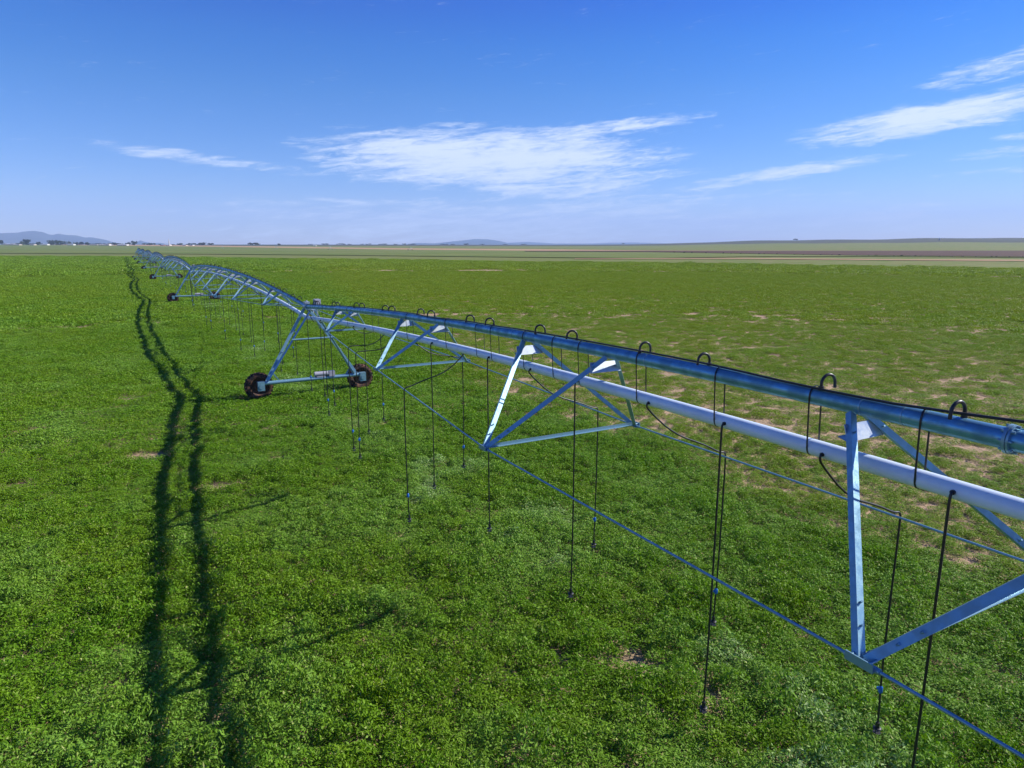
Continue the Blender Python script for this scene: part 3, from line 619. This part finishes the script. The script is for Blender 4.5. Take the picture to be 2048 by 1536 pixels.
big = [(3, 11, 8, 'dark tree at the left edge of the far town'), (52, 15, 10, 'tallest round dark tree left of the white-roofed sheds in the far town'), (45, 10, 7, 'dark tree just left of the tallest round tree in the far town'),
       (77, 10, 5.5, 'low dark tree between the round tree and the white-roofed sheds'), (103, 13, 8, 'dark tree right of the white-roofed shed in the far town'), (113, 14, 8, 'dark tree in the middle clump of the far town'),
       (126, 15, 8, 'broad dark tree left of the white house in the far town'), (139, 9, 6.5, 'dark tree behind the white house in the far town'), (152, 9, 5, 'small dark tree right of the white house in the far town'),
       (163, 9, 5.5, 'dark tree between the two pale houses of the far town'), (175, 9, 5, 'small dark tree left of the long beige shed'), (229, 8, 5, 'small dark tree between the two white sheds'),
       (258, 9, 5.5, 'dark tree right of the long white shed'), (269, 12, 7, 'round dark tree behind the far end of the irrigation pipe'), (405, 14, 5, 'blue-green tree right of the far town'), (511, 24, 4.5, 'wide low dark tree standing alone on the plain'), (559, 7, 3.6, 'small lone tree on the horizon line left of the middle')]
for i, (px, w, h, l) in enumerate(big): tree(px, TD * (1 + .03 * math.sin(i * 3)), w * PXM * 1.1, h * PXM * 1.25, l, 'trees of the far town', i)
for i in range(85):
    px = random.uniform(8, 430); tree(px, TD * random.uniform(1.02, 1.25), random.uniform(6, 13) * PXM, random.uniform(2.6, 4.8) * PXM, 'small dark tree in the low line of trees behind the far town', 'low line of trees behind the far town', i)
for i in range(26):
    px = random.uniform(590, 1060); tree(px, 2600 * random.uniform(.95, 1.1), random.uniform(8, 16) * 2, random.uniform(1.6, 2.6) * 2, 'tiny hazy tree on the horizon in the middle of the view', 'hazy trees along the horizon', i)
tree(1590, 3000, 22, 9, 'lone bluish tree on the ridge of the low hill at right', None, 2); tree(1247, 2900, 12, 6, 'small dark tree at the left foot of the low hill', None, 1)
sh_y = lerp([(1300, 506), (1700, 512.5), (2048, 515.8)])
for i in range(30):
    px = 1340 + i * 24.5 + random.uniform(-10, 10); D = D_of(sh_y(px)); tree(px, D, random.uniform(3, 7) * D / F_PX * (1 if i > 8 else .8), random.uniform(1.8, 3.0) * D / F_PX, 'low dark shrub in the row edging the brown field', 'row of shrubs edging the brown field', i, 'shrub', 'shrub')

def house(px, D, w, dep, h, wall, roof, label, win=2, rh=.3):
    p = ground_pt(px, D); p.z = gz(p); r = empty('building', p, R(-YAW)); b = MB(); b.box((0, 0, h / 2), (w, dep, h)); b.build('wall', MT[wall], r)
    b = MB(); hh = h * rh; ov = .4; vs = [(-w / 2 - ov, -dep / 2 - ov, h - .03), (w / 2 + ov, -dep / 2 - ov, h - .03), (w / 2 + ov, dep / 2 + ov, h - .03), (-w / 2 - ov, dep / 2 + ov, h - .03), (-w / 2 - ov, 0, h + hh), (w / 2 + ov, 0, h + hh)]
    b.add(vs, [(0, 1, 5, 4), (2, 3, 4, 5), (0, 4, 3), (1, 2, 5), (3, 2, 1, 0)]); b.build('roof', MT[roof], r)
    for k in range(win): x = -w / 2 + w * (k + .5) / win; b = MB(); b.box((x, -dep / 2 - .02, h * .55), (min(1.6, w / win * .4), .06, h * .35)); b.build('window', MT['glass'], r)
    b = MB(); b.box((w * .28, -dep / 2 - .04, 1.1), (1.2, .06, 2.2)); b.build('door', MT['roofg'], r)
    tagp(r, label, 'building', 'buildings of the far town'); return r
HD = 1420; m_ = HD / F_PX
for px, w, h, wall, roof, l, win in ((20, 20, 2.6, 'wallb', 'roofw', 'long beige shed at the far left of the town', 4), (36, 11, 2.2, 'wallb', 'roofg', 'short beige shed right of the long one at the far left', 2), (66, 9, 2.4, 'wallb', 'roofg', 'beige house right of the tallest dark tree', 2), (91, 12, 2.5, 'wallw', 'roofw', 'white-roofed shed in front of the far town trees', 3),
        (143, 12, 2.6, 'wallw', 'roofw', 'white house with a white roof in the middle of the far town', 3), (189, 15, 2.2, 'wallb', 'roofg', 'low beige shed with a grey roof in the far town', 4), (206, 13, 2.4, 'wallb', 'roofw', 'beige shed left of the small white house', 3), (217, 7, 3.0, 'wallw', 'roofg', 'small white house with a grey roof in the far town', 2),
        (246, 19, 2.3, 'wallw', 'roofw', 'long white shed left of the round dark tree', 5), (326, 7, 1.8, 'wallr', 'roofg', 'small red barn just left of the white mast', 2), (337, 9, 1.9, 'wallw', 'roofw', 'white shed at the foot of the white mast', 2), (370, 7, 1.5, 'wallb', 'roofg', 'small beige shed right of the white mast', 2), (384, 6, 1.6, 'wallw', 'roofg', 'small white shed well right of the white mast', 2),
        (630, 5, 1.1, 'wallw', 'roofw', 'tiny white farm building on the middle horizon', 1)):
    house(px, HD, w * m_, 9, h * m_, wall, roof, l, win)
p = ground_pt(338.5, HD * .98); p.z = gz(p); r = empty('grain_tower', p); MB().tube([(0, 0, 0), (0, 0, 9)], 1.0, 12).build('shaft', MT['wallw'], r); MB().tube([(0, 0, 9), (0, 0, 14)], [.5, .3], 8).build('spire', MT['wallw'], r)
tagp(r, 'thin white mast standing tall above the far town', 'mast')
p = ground_pt(1878, 1500); p.z = gz(p); r = empty('water_tank', p); MB().tube([(0, 0, 1), (0, 0, 4.5)], 2.2, 16).build('tank', MT['wallw'], r)
for s in (-1, 1): MB().tube([(s * 1.2, 0, -.1), (s * 1.2, 0, 1.2)], .15, 6).build('leg', MT['galv'], r)
tagp(r, 'small white water tank on the low hill at right', 'tank')

# ------------------------------------------------------------------ mountains
MT['rock'] = mat('mountain_rock', (0.040, 0.055, 0.060), 0.95, 0, 0.1, 0, 1, 0.4, 0.002, (0.022, 0.036, 0.040))
def range_(prof, D, depth, name, seed, k=1.0):
    # ridge profile in photo columns / pixels above the horizon, built as a solid ridge with spurs
    xs = np.linspace(prof[0][0], prof[-1][0], 160); hs_ = np.interp(xs, [p[0] for p in prof], [p[1] for p in prof]); NR = 14; vs = []; g = np.random.default_rng(seed)
    for i, (x, h) in enumerate(zip(xs, hs_)):
        for j in range(NR + 1):
            t = j / NR * 2 - 1; d = D + depth * t / 2; q = ground_pt(x, d); hh = h / F_PX * D * k
            prof_ = max(0, 1 - abs(t)) ** 1.1; n = float(fbm(q.x, q.y, depth * .16, seed, 4)) - .5
            z = hh * prof_ * (1 + .5 * n * (1 - prof_)) + hh * .25 * n * prof_ * (1 - prof_) * 2
            vs.append((q.x, q.y, z - 6 * (abs(t) > .99)))
    m = NR + 1; fs = [(i * m + j, i * m + j + 1, (i + 1) * m + j + 1, (i + 1) * m + j) for i in range(len(xs) - 1) for j in range(NR)]
    b = MB(); b.add(vs, fs, True); o = b.build(name, MT['rock']); tagp(o, kind='structure')
range_([(-400, 6), (-200, 14), (-80, 26), (-20, 21), (0, 22), (20, 23), (40, 23.5), (50, 25.5), (72, 27), (90, 24.5), (100, 20), (108, 19), (120, 21.5), (135, 19), (157, 18), (172, 14), (185, 14.5), (200, 12), (215, 9), (226, 5), (250, 0)], 7600, 2000, 'mountains', 3, .98)
range_([(262, 0), (272, 4), (282, 8.3), (292, 5), (305, 3), (320, 3.4), (345, 0)], 8200, 1200, 'mountains', 5)
range_([(805, 0), (830, 3), (850, 3), (870, 2.5), (900, 5.5), (925, 8), (950, 10.5), (975, 10), (1000, 7), (1015, 3), (1050, 2), (1080, 0)], 9400, 1800, 'mountains', 8)
range_([(960, 0), (1030, 4), (1055, 5), (1085, 3.5), (1110, 2), (1180, 2), (1220, 3.5), (1270, 4), (1330, 2), (1500, 0)], 11200, 1400, 'mountains', 9)
# ------------------------------------------------------------------ air
hb = MB(); S = 12500; cx, cy = 0, 0; hb.box((cx, cy, 270 - 5), (2 * S, 2 * S, 540 + 0)); 
hz = bpy.data.materials.new('air_haze'); hz.use_nodes = True; nt = hz.node_tree; nt.nodes.clear(); pv = NN(nt, 'ShaderNodeVolumePrincipled'); pv.inputs['Density'].default_value = 0.00011
pv.inputs['Color'].default_value = (0.48, 0.655, 1.0, 1); pv.inputs['Anisotropy'].default_value = 0.0; mo = NN(nt, 'ShaderNodeOutputMaterial'); nt.links.new(pv.outputs[0], mo.inputs['Volume'])
USE_HAZE = True
if USE_HAZE: h = hb.build('haze', hz); tagp(h, kind='stuff')
